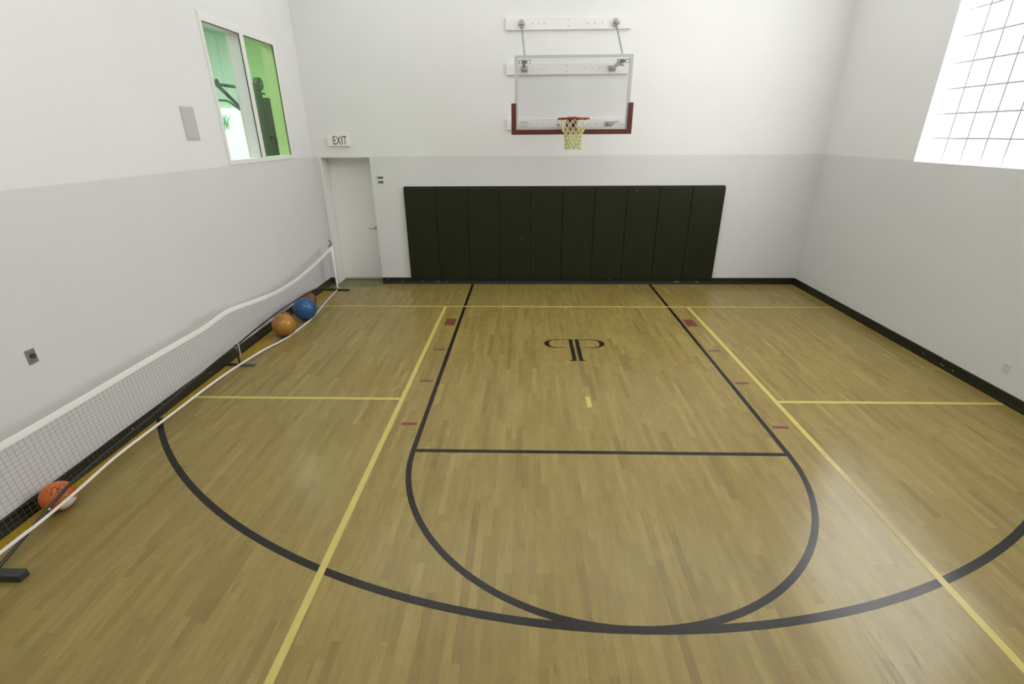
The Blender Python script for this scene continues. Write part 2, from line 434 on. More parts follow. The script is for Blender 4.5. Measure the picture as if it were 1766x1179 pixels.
# right wall: glass block window
bm = bmesh.new()
nb_y, nb_z = 11, 10; sy = (GY1-GY0)/nb_y; sz = (GZ1-GZ0)/nb_z
for i in range(nb_y):
    for k in range(nb_z):
        y0 = GY0+i*sy; z0 = GZ0+k*sz
        add_box(bm, 4.845, y0+.003, z0+.003, 4.93, y0+sy-.003, z0+sz-.003, bevel=0.004)
win2 = struct('window_2', bm, M_blocks)
bm = bmesh.new()
for i in range(1, nb_y):
    y0 = GY0+i*sy; add_box(bm, 4.843, y0-.0125, GZ0, 4.925, y0+.0125, GZ1)
for k in range(1, nb_z):
    z0 = GZ0+k*sz; add_box(bm, 4.8425, GY0, z0-.0115, 4.925, GY1, z0+.0115)
obj('mortar_grid', bm, M_mortar, win2)

# left wall: interior window to the exercise room
bm = bmesh.new()
xf, xb = XL+0.012, XL-0.19
add_box(bm, xb, WY0, WZ0, xf, WY0+0.05, WZ1)
add_box(bm, xb, WY1-0.08, WZ0, xf, WY1, WZ1)
add_box(bm, xb, WY0, WZ0, xf, WY1, WZ0+0.055)
add_box(bm, xb, WY0, WZ1-0.085, xf, WY1, WZ1)
add_box(bm, xb, -1.84, WZ0, xf, -1.735, WZ1)
add_box(bm, XL-0.002, WY0-0.012, WZ0-0.008, XL+0.006, WY1+0.012, WZ1+0.012)
# open the thin flange again by keeping it behind the frame only
bm.free()
bm = bmesh.new()
for a in ((WY0, WZ0, WY0+0.05, WZ1), (WY1-0.08, WZ0, WY1, WZ1), (WY0+0.05, WZ0, WY1-0.08, WZ0+0.055), (WY0+0.05, WZ1-0.085, WY1-0.08, WZ1), (-1.84, WZ0+0.055, -1.735, WZ1-0.085)):
    add_box(bm, xb, a[0], a[1], xf, a[2], a[3])
win1 = struct('window_1', bm, M_white)
obj('glass_pane', box(xb+0.02, WY0+0.05, WZ0+0.055, xb+0.026, -1.84, WZ1-0.085), M_glassL, win1)
obj('glass_pane', box(XL-0.012, -1.735, WZ0+0.055, XL-0.006, WY1-0.08, WZ1-0.085), M_glassR, win1)
bm = bmesh.new()
for y0, y1 in ((WY0+0.05, -1.84), (-1.735, WY1-0.08)):
    add_box(bm, XL-0.004, y0, WZ1-0.094, XL+0.006, y1, WZ1-0.0855)
    add_box(bm, XL-0.004, y1-0.008, WZ0+0.056, XL+0.006, y1-0.0005, WZ1-0.094)
obj('gasket', bm, M_gasket, win1)
bm = bmesh.new()
for a in ((WY0-0.02, WZ0, WY0-0.002, WZ1+0.02), (WY1+0.002, WZ0, WY1+0.02, WZ1+0.02), (WY0-0.002, WZ1+0.002, WY1+0.002, WZ1+0.02)):
    add_box(bm, XL, a[0], a[1], XL+0.006, a[2], a[3])
obj('casing', bm, M_white, win1)

# exercise room seen through that window
struct('wall_gym_back', box(-10, 3.0, 1.9, -4.96, 3.2, 5.3), M_gymwall)
struct('wall_gym_left', box(-10.2, -6, 1.9, -10, 3.2, 5.3), M_gymwall)
struct('wall_gym_near', box(-10.2, -6.2, 1.9, -4.96, -6, 5.3), M_gymwall)
struct('floor_gym', box(-10.2, -6.2, 1.9, -4.96, 3.2, 2.0), M_gymfloor)
struct('ceiling_gym', box(-10.2, -6.2, 5.05, -4.96, 3.0, 5.3), M_gymwall)
struct('trim_3', box(-9.4, 2.93, 2.30, -7.28, 3.0, 3.44), M_frost)
bm = bmesh.new()
for i in range(14):
    x = -8.05+random.random()*0.22; z = 2.95+random.random()*0.1; a = random.uniform(-.6, .6)
    add_tube(bm, [(x, 2.92, z), (x+a*.12, 2.915, z+.18), (x+a*.3, 2.92, z+.33)], [.006, .012, .002], n=5)
gp = obj('palm_fronds', bm, M_grass)
tag(gp, 'pale green palm fronds against the bright pane seen through the interior window', 'plant')

# press machine arms (left pane) and cable machine (right pane), upright on the gym floor
t = thing('press_machine', 'dark green steel exercise frame with slanting arms behind the left pane', 'exercise machine', (-6.5, 1.3, 2.0))
obj('upright', box(-6.56, 1.25, 2.0, -6.44, 1.37, 3.74, bevel=.01), M_gymmetal, t)
obj('base', box(-6.9, 1.1, 2.0, -6.1, 1.5, 2.08, bevel=.01), M_gymmetal, t)
obj('top_arm', tube([(-6.5, 1.3, 3.73), (-6.5, 0.36, 3.73)], 0.03, n=10), M_gymmetal, t)
obj('slant_arm', tube([(-6.5, 1.3, 3.24), (-6.5, 0.42, 3.72)], 0.034, n=10), M_gymmetal, t)
obj('handle', tube([(-6.5, 0.30, 3.455), (-6.5, 0.62, 3.462), (-6.5, 0.74, 3.44), (-6.5, 1.02, 3.33), (-6.5, 1.26, 3.24)], 0.018, n=8), M_gymmetal, t)
bm = bmesh.new(); add_cyl(bm, (-6.45, 0.36, 3.75), (-1, 0, 0), 0.065, 0.08); obj('end_cap', bm, M_gymmetal, t)
t = thing('cable_machine', 'dark green cable machine with round pulley behind the right pane', 'exercise machine', (-6.5, 2.0, 2.0))
for y in (1.80, 1.90, 2.0):
    obj('upright', box(-6.53, y-.028, 2.0, -6.47, y+.028, 3.86, bevel=.006), M_gymmetal, t)
bm = bmesh.new(); add_cyl(bm, (-6.44, 1.98, 3.86), (-1, 0, 0), 0.125, 0.1, 28); pw = obj('pulley_wheel', bm, M_gymmetal, t)
bm = bmesh.new(); add_cyl(bm, (-6.42, 1.98, 3.86), (-1, 0, 0), 0.02, 0.14, 14); obj('pulley_bolt', bm, M_alu, pw)
obj('weight_shroud', box(-6.6, 2.05, 2.0, -6.4, 2.30, 3.60, bevel=.01), M_gymmetal, t)
for k in range(3): obj('guide_rod', tube([(-6.39, 2.09+k*.07, 2.05), (-6.39, 2.09+k*.07, 3.58)], .01, n=6), M_gasket, t)
obj('bracket', box(-6.56, 2.0, 3.66, -6.46, 2.16, 3.70, bevel=.005), M_gymmetal, t)
# fill panel added to brighten the exercise room, out of view
t = thing('gym_fill_panel', 'large added fill panel under the exercise room ceiling', 'fill light', (-7.3, -0.5, 5.05))
obj('housing', box(-8.65, -3.15, 5.0, -5.65, 1.15, 5.05), M_white, t)
obj('diffuser', box(-8.6, -3.1, 4.985, -5.7, 1.1, 5.0), mat('gym_fill_diffuser', (.9, .9, .9), .5, emis=((.95, 1, .95), GYM_L)), t)

# door in its recess
door = struct('door_1', box(DX0, 0.36, 0.012, DX1, 0.405, DZ-0.004, bevel=.002), M_door)
bm = bmesh.new(); add_cyl(bm, (-3.80, 0.362, 1.085), (0, -1, 0), 0.028, 0.012); 
hr = obj('handle_rose', bm, M_alu, door)
bm = bmesh.new()
add_tube(bm, [(-3.80, 0.355, 1.085), (-3.80, 0.315, 1.085), (-3.82, 0.305, 1.083), (-3.93, 0.305, 1.078)], 0.009, n=10)
obj('handle', bm, M_alu, door)
obj('door_sweep', box(DX0+.005, 0.352, 0.012, DX1-.005, 0.3595, 0.045), M_alu, door)
bm = bmesh.new()
add_box(bm, DX0, 0.024, 0, DX0+0.022, 0.358, DZ-.003)
add_box(bm, DX0+0.022, 0.335, 0, DX0+0.037, 0.358, DZ-.03)
add_box(bm, DX0+0.022, 0.024, DZ-0.022, DX1, 0.358, DZ-.003)
jm = struct('trim_1', bm, M_reveal)
bm = bmesh.new()
add_box(bm, DX0-0.008, 0.008, 0.0, DX0+0.03, 0.02, DZ+.008); add_box(bm, DX0+.03, 0.008, DZ-0.006, DX1+0.0, 0.02, DZ+.008)
struct('trim_2', bm, M_reveal)

# baseboards: black rubber cove base
def base_profile(L0, L1, place):
    """profile: thin board with a rounded foot; place(s, d, z) -> point, s along wall, d out from wall"""
    prof = [(0, 0.132), (0.008, 0.132), (0.012, 0.126), (0.012, 0.05), (0.017, 0.025), (0.022, 0.006), (0.022, 0.001), (0, 0.001)]
    bm = bmesh.new(); rows = []
    n = max(2, int(abs(L1-L0)/1.2))
    for i in range(n+1):
        s = L0+(L1-L0)*i/n
        rows.append([bm.verts.new(place(s, d, z)) for d, z in prof])
    for i in range(n):
        for k in range(len(prof)):
            bm.faces.new((rows[i][k], rows[i][(k+1) % 8], rows[i+1][(k+1) % 8], rows[i+1][k]))
    bm.faces.new(rows[0]); bm.faces.new(rows[-1][::-1])
    return bm
bb = struct('baseboard_back', base_profile(DX1, XR, lambda s, d, z: (s, YB-d, z)), M_base)
bl = struct('baseboard_left', base_profile(YN, YB, lambda s, d, z: (XL+d, s, z)), M_base)
br = struct('baseboard_right', base_profile(YN, YB, lambda s, d, z: (XR-d, s, z)), M_base)
struct('baseboard_corner', box(XL+0.012, YB-0.012, 0.001, DX0-0.009, YB, 0.132), M_base)
M_chip = mat('pale_paint_chip', (0.5, 0.5, 0.45), 0.6)
bm = bmesh.new()
for x, z, s in ((-3.265, .06, .012), (-2.833, .05, .008), (-2.56, .052, .006), (-2.507, .05, .016), (-2.351, .05, .014), (-3.554, .096, .008), (-1.10, .045, .008), (1.0, .10, .012), (2.35, .055, .05), (2.75, .05, .03)):
    add_box(bm, x-s, YB-0.0145, z-.004, x+s, YB-0.011, z+.004)
obj('scuff_mark', bm, M_chip, bb)
bm = bmesh.new()
for y, z in ((-3.499, .064), (-3.809, .055), (-3.85, .05), (-4.003, .05), (-.746, .06), (-3.83, .128)):
    add_box(bm, XR-0.0145, y-.007, z-.005, XR-0.011, y+.007, z+.005)
obj('scuff_mark', bm, M_chip, br)
bm = bmesh.new()
for y, z in ((-5.088, .11), (-5.0, .07), (-5.544, .09), (-4.218, .06), (-3.171, .11), (-6.0, .03)):
    add_box(bm, XL+.011, y-.006, z-.005, XL+.0145, y+.006, z+.005)
obj('scuff_mark', bm, M_chip, bl)

# ------------------------------------------------------------------ court markings (children of the floor)
def bars(*rects, z=0.0008):
    bm = bmesh.new()
    for x0, y0, x1, y1 in rects: add_box(bm, x0, y0, 0.0, x1, y1, z)
    return bm
LW = 0.051
lx = 1.806
for s in (-1, 1):
    obj('lane_line', bars((s*lx-LW/2, -5.752, s*lx+LW/2, -0.002)), M_black, floor)
obj('free_throw_line', bars((-lx, -5.765, lx, -5.715), z=0.0010), M_black, floor)
bm = bmesh.new()
add_ribbon(bm, [(lx*math.cos(a), -5.752+1.822*math.sin(a)) for a in [PI+PI*i/72 for i in range(73)]], LW, 0, 0.0009)
obj('free_throw_circle', bm, M_black, floor)
bm = bmesh.new(); r3, c3 = 5.885, -1.69
a0 = PI+math.asin(min(1, (5.27-1.69+0.02)/r3)) - 0.03; a0 = PI+math.acos(4.72/r3); a1 = 2*PI-math.acos(4.66/r3)
add_ribbon(bm, [(r3*math.cos(a0+(a1-a0)*i/140), c3+r3*math.sin(a0+(a1-a0)*i/140)) for i in range(141)], LW*1.1, 0, 0.0012)
obj('three_point_arc', bm, M_black, floor)
for s in (-1, 1):
    for y0, y1 in ((-2.353, -2.055), (-3.333, -3.285), (-4.308, -4.262), (-5.292, -5.242)):
        a, b = sorted((s*1.87, s*2.035))
        obj('lane_block' if y1 - y0 > .2 else 'lane_mark', bars((a, y0, b, y1)), M_red, floor)
yw_ = 0.054
obj('yellow_court_line', bars((XL+.05, -1.437, XR-.025, -1.398), z=0.0018), M_yellow, floor)
for s in (-1, 1):
    obj('yellow_court_line', bars((s*2.153-yw_/2, YN+.1, s*2.153+yw_/2, -1.437), z=0.0016), M_yellow if s < 0 else M_yellow_blend, floor)
    a, b = sorted((s*(2.153+yw_/2), s*4.68))
    obj('yellow_court_line', bars((a, -4.762, b, -4.712), z=0.0016), M_yellow, floor)
obj('yellow_dash', bars((-0.012, -4.893, 0.040, -4.652), z=0.0016), M_yellow, floor)
obj('yellow_dash', bars((-0.018, -1.50, 0.018, -1.4375), z=0.0016), M_yellow, floor)
obj('yellow_edge_line', bars((4.662, -5.0, 4.677, -0.5), z=0.0008), M_gold, floor)

# shaded floor painted golden between the left baseboard and the net
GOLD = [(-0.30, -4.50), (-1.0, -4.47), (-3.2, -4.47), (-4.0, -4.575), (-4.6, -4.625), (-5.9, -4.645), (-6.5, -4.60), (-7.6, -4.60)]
BOT = [(-0.30, -4.46), (-0.46, -4.455), (-1.2, -4.40), (-1.7, -4.34), (-2.1, -4.289), (-2.45, -4.308), (-2.83, -4.316), (-3.02, -4.34), (-3.45, -4.415), (-4.0, -4.41), (-7.3, -4.41), (-7.6, -4.41)]
BOTZ = [(-0.30, .03), (-0.46, .022), (-3.0, .022), (-3.41, .055), (-4.06, .122), (-4.45, .15), (-4.80, .164), (-5.35, .172), (-6.14, .192), (-6.62, .152), (-7.03, .143), (-7.2, .163), (-7.3, .15)]
def lerp_tab(tab, y):
    for (y0, v0), (y1, v1) in zip(tab, tab[1:]):
        if y <= y0 and y >= y1: 
            f = (y0-y)/(y0-y1); return v0+(v1-v0)*f
    return tab[0][1] if y > tab[0][0] else tab[-1][1]
def smooth_tab(tab, y, h=0.16):
    return sum(lerp_tab(tab, y+d*h) for d in (-1, -.66, -.33, 0, .33, .66, 1))/7
bm = bmesh.new()
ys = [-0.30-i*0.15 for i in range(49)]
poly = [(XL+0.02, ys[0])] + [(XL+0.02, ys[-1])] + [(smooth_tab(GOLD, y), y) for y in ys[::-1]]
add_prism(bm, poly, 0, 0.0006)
obj('golden_shade_strip', bm, M_gold, floor)
# green patch on the floor by the door
bm = bmesh.new()
add_prism(bm, [(XL+.02, -0.0), (XL+.02, -0.21), (-4.0, -0.215), (-3.75, -0.17), (-3.52, 0.0), (-3.68, 0.019), (-3.69, 0.352), (-4.58, 0.352), (-4.58, 0.0)], 0, 0.0014)
obj('green_floor_patch', bm, M_green, floor)

# monogram: two P letters back to back
def p_shape(s, bm):
    # stem
    sx = lambda x: s*x
    st = [(0.017, -2.918), (0.074, -2.918), (0.071, -3.604), (0.082, -3.645), (0.112, -3.672), (0.018, -3.672)]
    pts = [(sx(x), y) for x, y in st]
    if s < 0: pts = pts[::-1]
    add_prism(bm, pts[::-1], 0, 0.0013)
    # bowl: thin on top, heavy at the turn, thin and open at the bottom
    out, inn = [], []
    cy, ry = -3.078, 0.160
    for i in range(33):
        a = PI/2 - PI*i/32
        w_ = 0.017 + 0.056*max(0, math.cos(a))**1.5
        out.append((0.235+0.207*math.cos(a), cy+ry*math.sin(a)))
        inn.append((0.235+(0.207-w_)*math.cos(a), cy+(ry-0.018-0.008*math.cos(a))*math.sin(a)))
    out = [(0.074, cy+ry)] + out + [(0.118, -3.208)]
    inn = [(0.074, cy+ry-0.018)] + inn + [(0.120, -3.203)]
    n = len(out); z1 = 0.0013
    vo = [bm.verts.new((sx(x), y, z1)) for x, y in out]; vi = [bm.verts.new((sx(x), y, z1)) for x, y in inn]
    lo = [bm.verts.new((sx(x), y, 0)) for x, y in out]; li = [bm.verts.new((sx(x), y, 0)) for x, y in inn]
    for i in range(n-1):
        bm.faces.new((vo[i], vo[i+1], vi[i+1], vi[i])); bm.faces.new((vo[i], lo[i], lo[i+1], vo[i+1])); bm.faces.new((vi[i], vi[i+1], li[i+1], li[i]))
bm = bmesh.new(); p_shape(1, bm); p_shape(-1, bm)
obj('court_monogram', bm, M_black, floor)

# ------------------------------------------------------------------ wall pads
names10 = ['leftmost wall pad, nearest the door', 'second wall pad from the left', 'third wall pad from the left', 'fourth wall pad from the left, with a pale speck',
           'fifth wall pad from the left, left of the middle seam', 'sixth wall pad from the left, right of the middle seam', 'fourth wall pad from the right end', 'third wall pad from the right end',
           'second wall pad from the right end', 'rightmost wall pad, nearest the right-hand wall']
PX0 = -0.0185-5*.6096
for i in range(10):
    x0 = PX0+i*.6096
    t = thing('wall_pad', 'dark green vinyl ' + names10[i], 'wall pad', (x0+.3048, YB, 0.134), 'dark green wall pads below the hoop')
    b_ = box(x0+.0025, -0.048, 0.140, x0+.6071, YB-0.012, 1.895, bevel=0.012, seg=3)
    for f in b_.faces: f.smooth = False
    obj('cushion', b_, M_pad, t)
    obj('backing_board', box(x0+.001, YB-0.0115, 0.134, x0+.6086, YB-.0005, 1.925), M_padedge, t)
    bm = bmesh.new()
    add_tube(bm, [(x0+.006, -0.030, 1.902), (x0+.6036, -0.030, 1.902)], 0.006, n=6)
    obj('piping', bm, M_padedge, t)
    if i in (3, 7):
        px, pz = ((-0.80, .934), (1.377, 1.83))[i == 7]
        obj('speck', box(px-.006, -.0492, pz-.006, px+.006, -.0475, pz+.006), M_chip, t)

# ------------------------------------------------------------------ basketball hoop
HX, BY = 0.008, -1.03       # board centre, board front plane
hoop = thing('basketball_hoop', 'wall-mounted glass basketball hoop with maroon bottom padding above the green wall pads', 'basketball hoop', (HX, 0, 3.05))
for z0, z1 in ((4.452, 4.635), (3.782, 3.962), (2.90, 3.085)):
    r_ = obj('wall_rail', box(-1.075, -0.018, z0, 1.03, YB, z1, bevel=.004), M_white, hoop)
    zc = (z0+z1)/2
    for x, dz in [(x, 0) for x in (-0.62, -0.52, -0.42, 0.30, 0.42, 0.54)] + [(-0.02, -.045), (-0.02, .045)]:
        bm = bmesh.new(); add_cyl(bm, (x, -0.018, zc+dz), (0, -1, 0), 0.013, 0.004, 12)
        obj('bolt_head', bm, M_armw, r_)
# chain anchors
for x in (-0.805, 0.775):
    an = obj('chain_anchor', box(x-.028, -0.05, 4.475, x+.028, -0.018, 4.60, bevel=.005), M_steel, hoop)
    bm = bmesh.new(); add_cyl(bm, (x-.05, -0.062, 4.535), (1, 0, 0), .022, .1, 14); obj('anchor_pin', bm, M_chain, an)
    # chain of torus links
    bm = bmesh.new(); A = Vector((x, -0.075, 4.49)); B = Vector((-.755 if x < 0 else .75, BY+.012, 3.955)); D = B-A; nl = 22
    for k in range(nl):
        c = A+D*((k+.5)/nl); dn = D.normalized(); sd = Vector((1, 0, 0)) if k % 2 else dn.cross(Vector((1, 0, 0))).normalized()
        hl = D.length/nl*.68; hw = .014
        pts = []
        for j in range(10):
            a = 2*PI*j/10; pts.append(c+dn*hl*math.cos(a)+sd*hw*math.sin(a))
        add_tube(bm, pts, .0038, n=5, closed=True)
    obj('chain', bm, M_chain, hoop)
# support arms
for x in (-0.76, 0.76):
    for z, nm in ((3.872, 'upper_arm'), (2.992, 'lower_arm')):
        bm = bmesh.new(); add_box(bm, x-.02, BY+.03, z-.025, x+.02, -0.018, z+.025, bevel=.004)
        ar = obj(nm, bm, M_armw, hoop)
        bm = bmesh.new(); add_box(bm, x-.06, -0.045, z-.045, x+.06, -0.0185, z+.045, bevel=.005)
        add_cyl(bm, (x-.05, -0.075, z), (1, 0, 0), .022, .1, 12)
        obj('arm_bracket', bm, M_steel, ar)
bm = bmesh.new()
add_tube(bm, [(HX-.1, BY+.035, 3.0), (-.15, -0.02, 2.99)], .02, n=8); add_tube(bm, [(HX+.1, BY+.035, 3.0), (.15, -0.02, 2.99)], .02, n=8)
obj('centre_brace', bm, M_armw, hoop)
# backboard
bx0, bx1, bz0, bz1 = HX-.914, HX+.914, 2.887, 3.952
bd = obj('backboard', box(bx0+.045, BY+.002, bz0+.045, bx1-.045, BY+.014, bz1-.045), M_board, hoop)
bm = bmesh.new()
for a in ((bx0, bz0, bx0+.05, bz1), (bx1-.05, bz0, bx1, bz1), (bx0+.05, bz0, bx1-.05, bz0+.05), (bx0+.05, bz1-.035, bx1-.05, bz1)):
    add_box(bm, a[0], BY-.004, a[1], a[2], BY+.03, a[3])
obj('board_frame', bm, M_alu, bd)
bm = bmesh.new()     # U-shaped foam padding
add_box(bm, bx0-.055, BY-.03, 2.825, bx1+.055, BY+.035, bz0+.012, bevel=.006)
add_box(bm, bx0-.055, BY-.03, bz0, bx0+.022, BY+.035, 3.285, bevel=.006)
add_box(bm, bx1-.022, BY-.03, bz0, bx1+.055, BY+.035, 3.285, bevel=.006)
obj('board_padding', bm, M_maroon, bd)
# printed labels on the glass
for x0 in (-0.845, 0.675):
    bm = bmesh.new(); z0 = 3.835; w_, h_ = 0.185, 0.05
    for q in ((x0, z0, x0+w_, z0+.006), (x0, z0+h_-.008, x0+w_, z0+h_), (x0, z0, x0+.012, z0+h_), (x0+w_-.006, z0, x0+w_, z0+h_), (x0+.045, z0+.012, x0+.135, z0+.036), (x0+.06, z0-.028, x0+.07, z0), (x0+.09, z0-.03, x0+.10, z0), (x0+.045, z0-.04, x0+.115, z0-.028)):
        add_box(bm, q[0], BY-.001, q[1], q[2], BY+.002, q[3])
    obj('printed_mark', bm, M_sticker, bd)
for x0 in (-0.852, 0.695):
    obj('clamp_plate', box(x0, BY-.003, 2.94, x0+.175, BY+.002, 2.995), M_armw, bd)
    obj('clamp_slot', box(x0+.01, BY-.004, 2.957, x0+.165, BY-.0025, 2.966), M_steel, bd)
# rim with mounting plate
ry_, rr = BY-.155-.2286, .2365
rm = obj('rim', tube([(HX+rr*math.cos(2*PI*i/48), ry_+rr*math.sin(2*PI*i/48), 3.048) for i in range(48)], .0135, n=10, closed=True), M_rim, hoop)
bm = bmesh.new()
add_box(bm, HX-.078, BY-.165, 3.036, HX+.078, BY-.002, 3.058, bevel=.003)
add_box(bm, HX-.078, BY-.165, 3.05, HX+.078, BY-.135, 3.082, bevel=.003)
add_box(bm, HX-.09, BY-.032, 2.84, HX+.09, BY-.031+.03, 3.058, bevel=.003)
v = [bm.verts.new(p) for p in ((HX-.07, BY-.03, 2.86), (HX-.07, BY-.03, 3.04), (HX-.07, BY-.2, 3.04), (HX-.06, BY-.03, 2.86), (HX-.06, BY-.03, 3.04), (HX-.06, BY-.2, 3.04))]
w2 = [bm.verts.new(Vector((2*HX-q.co.x, q.co.y, q.co.z))) for q in v]
for q in (v, w2):
    bm.faces.new(q[:3]); bm.faces.new(q[3:][::-1]); bm.faces.new((q[0], q[3], q[4], q[1])); bm.faces.new((q[1], q[4], q[5], q[2])); bm.faces.new((q[2], q[5], q[3], q[0]))
obj('rim_mount', bm, M_rim, rm)
# shooting net: 12 loops
prof = [(3.04, .232), (2.955, .205), (2.89, .168), (2.835, .140), (2.78, .128), (2.725, .123), (2.67, .121), (2.615, .124)]
bm = bmesh.new(); bw = bmesh.new(); nL = 12
def npt(k, lev):
    z, r = prof[lev]; a = 2*PI*(k+0.5*(lev % 2))/nL
    return Vector((HX+r*math.cos(a), ry_+r*math.sin(a), z))
for k in range(nL):
    a = 2*PI*(k+.25)/nL
    # long top loops
    add_tube(bw, [npt(k, 0), npt(k, 0)*.5+npt(k, 1)*.5+Vector((0, 0, -.01)), npt(k, 1), npt(k, 2)], .0065, n=5)
    p1 = npt(k, 1); q0 = npt(k+1, 0)
    add_tube(bw, [q0, p1, npt(k+1, 2)], .0065, n=5)
    for lev in range(2, 7):
        sgn = 0 if lev % 2 == 0 else 1
        add_tube(bm, [npt(k, lev), npt(k, lev+1)], .0075, n=5)
        add_tube(bm, [npt(k, lev), npt(k+(1 if lev % 2 else -1), lev+1)], .0075, n=5)
    for lev in range(2, 8):
        add_sphere(bm, npt(k, lev), .011, 8, 6)
n_ = obj('net', bw, M_cordwhite, rm)
obj('lower_net', bm, M_netcord, n_)

# ------------------------------------------------------------------ wall fittings
t = thing('exit_sign', 'white box exit sign with dark red letters above the door', 'exit sign', (-4.19, YB, 2.735))
obj('sign_box', box(-4.405, -0.02, 2.65, -3.985, YB, 2.828, bevel=.006, seg=2), M_signface, t)
bm = bmesh.new()
add_text(bm, 'EXIT', lambda x, y, z: Vector((-4.168+x*.62, -0.0205-z, 2.742+y)), size=.21, extrude=.002)
obj('lettering', bm, M_signtext, t)

t = thing('switch_plate', 'double grey wall switch to the right of the door', 'light switch', (-3.49, YB, 2.05))
obj('plate', box(-3.555, .008, 1.985, -3.425, YB, 2.12, bevel=.002), M_white, t)
obj('switch', box(-3.552, .0, 2.068, -3.432, .0085, 2.112, bevel=.002), M_platesteel, t)
obj('switch', box(-3.548, .0, 1.992, -3.438, .0085, 2.032, bevel=.002), M_platesteel, t)
for zc in (2.09, 2.012):
    bm = bmesh.new(); add_text(bm, 'ON OFF', lambda x, y, z: Vector((-3.492+x, -.0004, zc+y)), size=.022); obj('legend', bm, M_dark, t) if False else bm.free()
    obj('rocker', box(-3.53, -.004, zc-.008, -3.455, .0005, zc+.008, bevel=.001), M_dark, t)

t = thing('key_switch', 'small metal key switch plate on the left wall above the net', 'switch', (XL, -6.17, 1.19))
obj('plate', box(XL, -6.215, 1.135, XL+.008, -6.135, 1.255, bevel=.002), M_platesteel, t)
bm = bmesh.new(); add_cyl(bm, (XL+.008, -6.172, 1.20), (1, 0, 0), .019, .014, 18); kc = obj('key_cylinder', bm, M_dark, t)
obj('key_slot', box(XL+.022, -6.174, 1.19, XL+.0235, -6.170, 1.21), M_platesteel, kc)

t = thing('speaker_panel', 'pale grey rectangular flush speaker panel on the left wall beside the window', 'panel', (XL, -3.39, 2.98))
obj('panel_frame', box(XL, -3.52, 2.795, XL+.008, -3.262, 3.163, bevel=.003), M_speaker, t)
obj('grille', box(XL+.008, -3.505, 2.81, XL+.011, -3.277, 3.148), M_speaker, t)

t = thing('wall_outlet', 'faint white outlet plate low on the right wall', 'outlet', (XR, -4.59, .38))
obj('plate', box(XR-.006, -4.63, .32, XR, -4.55, .44, bevel=.002), mat('off_white_plate', (.60, .60, .585), .5), t)
M_sock = mat('socket_face', (.5, .5, .49), .5)
for z in (.355, .405): obj('socket', box(XR-.0075, -4.605, z-.014, XR-.006, -4.575, z+.014), M_sock, t)

# ------------------------------------------------------------------ balls along the left wall
def seam_bm(c, r, rot, kind='basket'):
    bm = bmesh.new(); c = Vector(c)
    def circ(fn, n=64, closed=True):
        add_tube(bm, [c+rot@(fn(2*PI*i/n)*(r*1.001)) for i in range(n)], .0035, n=5, closed=closed)
    circ(lambda a: Vector((math.cos(a), math.sin(a), 0)))
    circ(lambda a: Vector((0, math.cos(a), math.sin(a))))
    for s in (-1, 1):
        circ(lambda a, s=s: Vector((s*(.78-.28*math.cos(2*a)), math.cos(a)*.8, math.sin(a)*.8)).normalized())
    return bm
def ball_mat(name, c1, c2, scale=3.0, rough=0.3, white_dir=None, patch=(.8, .76, .74), edge=0.8):
    mt = bpy.data.materials.new(name); mt.use_nodes = True
    nt = mt.node_tree; L = nt.links; b = nt.nodes['Principled BSDF']
    tc = nt.nodes.new('ShaderNodeTexCoord')
    n = nt.nodes.new('ShaderNodeTexNoise'); n.inputs['Scale'].default_value = scale; n.inputs['Detail'].default_value = 3
    L.new(tc.outputs['Object'], n.inputs['Vector'])
    r = nt.nodes.new('ShaderNodeValToRGB'); r.color_ramp.elements[0].position = .35; r.color_ramp.elements[1].position = .65
    r.color_ramp.elements[0].color = tuple(c1)+(1,); r.color_ramp.elements[1].color = tuple(c2)+(1,)
    L.new(n.outputs['Fac'], r.inputs['Fac']); col = r.outputs['Color']
    if white_dir is not None:
        vm = nt.nodes.new('ShaderNodeVectorMath'); vm.operation = 'NORMALIZE'; L.new(tc.outputs['Object'], vm.inputs[0])
        dp = nt.nodes.new('ShaderNodeVectorMath'); dp.operation = 'DOT_PRODUCT'; L.new(vm.outputs[0], dp.inputs[0]); dp.inputs[1].default_value = Vector(white_dir).normalized()
        gt = nt.nodes.new('ShaderNodeMath'); gt.operation = 'GREATER_THAN'; gt.inputs[1].default_value = edge; L.new(dp.outputs['Value'], gt.inputs[0])
        mx = nt.nodes.new('ShaderNodeMix'); mx.data_type = 'RGBA'; L.new(gt.outputs[0], mx.inputs['Factor']); L.new(col, mx.inputs['A']); mx.inputs['B'].default_value = tuple(patch)+(1,)
        col = mx.outputs['Result']
    L.new(col, b.inputs['Base Color']); b.inputs['Roughness'].default_value = rough
    v = nt.nodes.new('ShaderNodeTexVoronoi'); v.inputs['Scale'].default_value = 90; L.new(tc.outputs['Object'], v.inputs['Vector'])
    bp = nt.nodes.new('ShaderNodeBump'); bp.inputs['Strength'].default_value = .12; bp.inputs['Distance'].default_value = .001
    L.new(v.outputs['Distance'], bp.inputs['Height']); L.new(bp.outputs['Normal'], b.inputs['Normal'])
    return mt
def ball(name, label, c, r, mt, cat='ball'):
    bm = bmesh.new(); add_sphere(bm, (0, 0, 0), r, 56, 36)
    o = obj(name, bm, mt); o.location = c
    return tag(o, label, cat)
CAM = Vector((-0.713, -9.677, 2.841))
BALLS = [(-4.409, -2.825, .173), (-4.383, -2.115, .185), (-4.557, -6.59, .121), (-4.585, -1.52, .134), (-4.612, -2.44, .118)]
b1 = ball('playground_ball', 'amber orange glossy ball leaning against the net', (-4.409, -2.825, .175), .173, ball_mat('amber_rubber', (.36, .150, .016), (.50, .25, .035), 5, .2))
bm = bmesh.new(); 
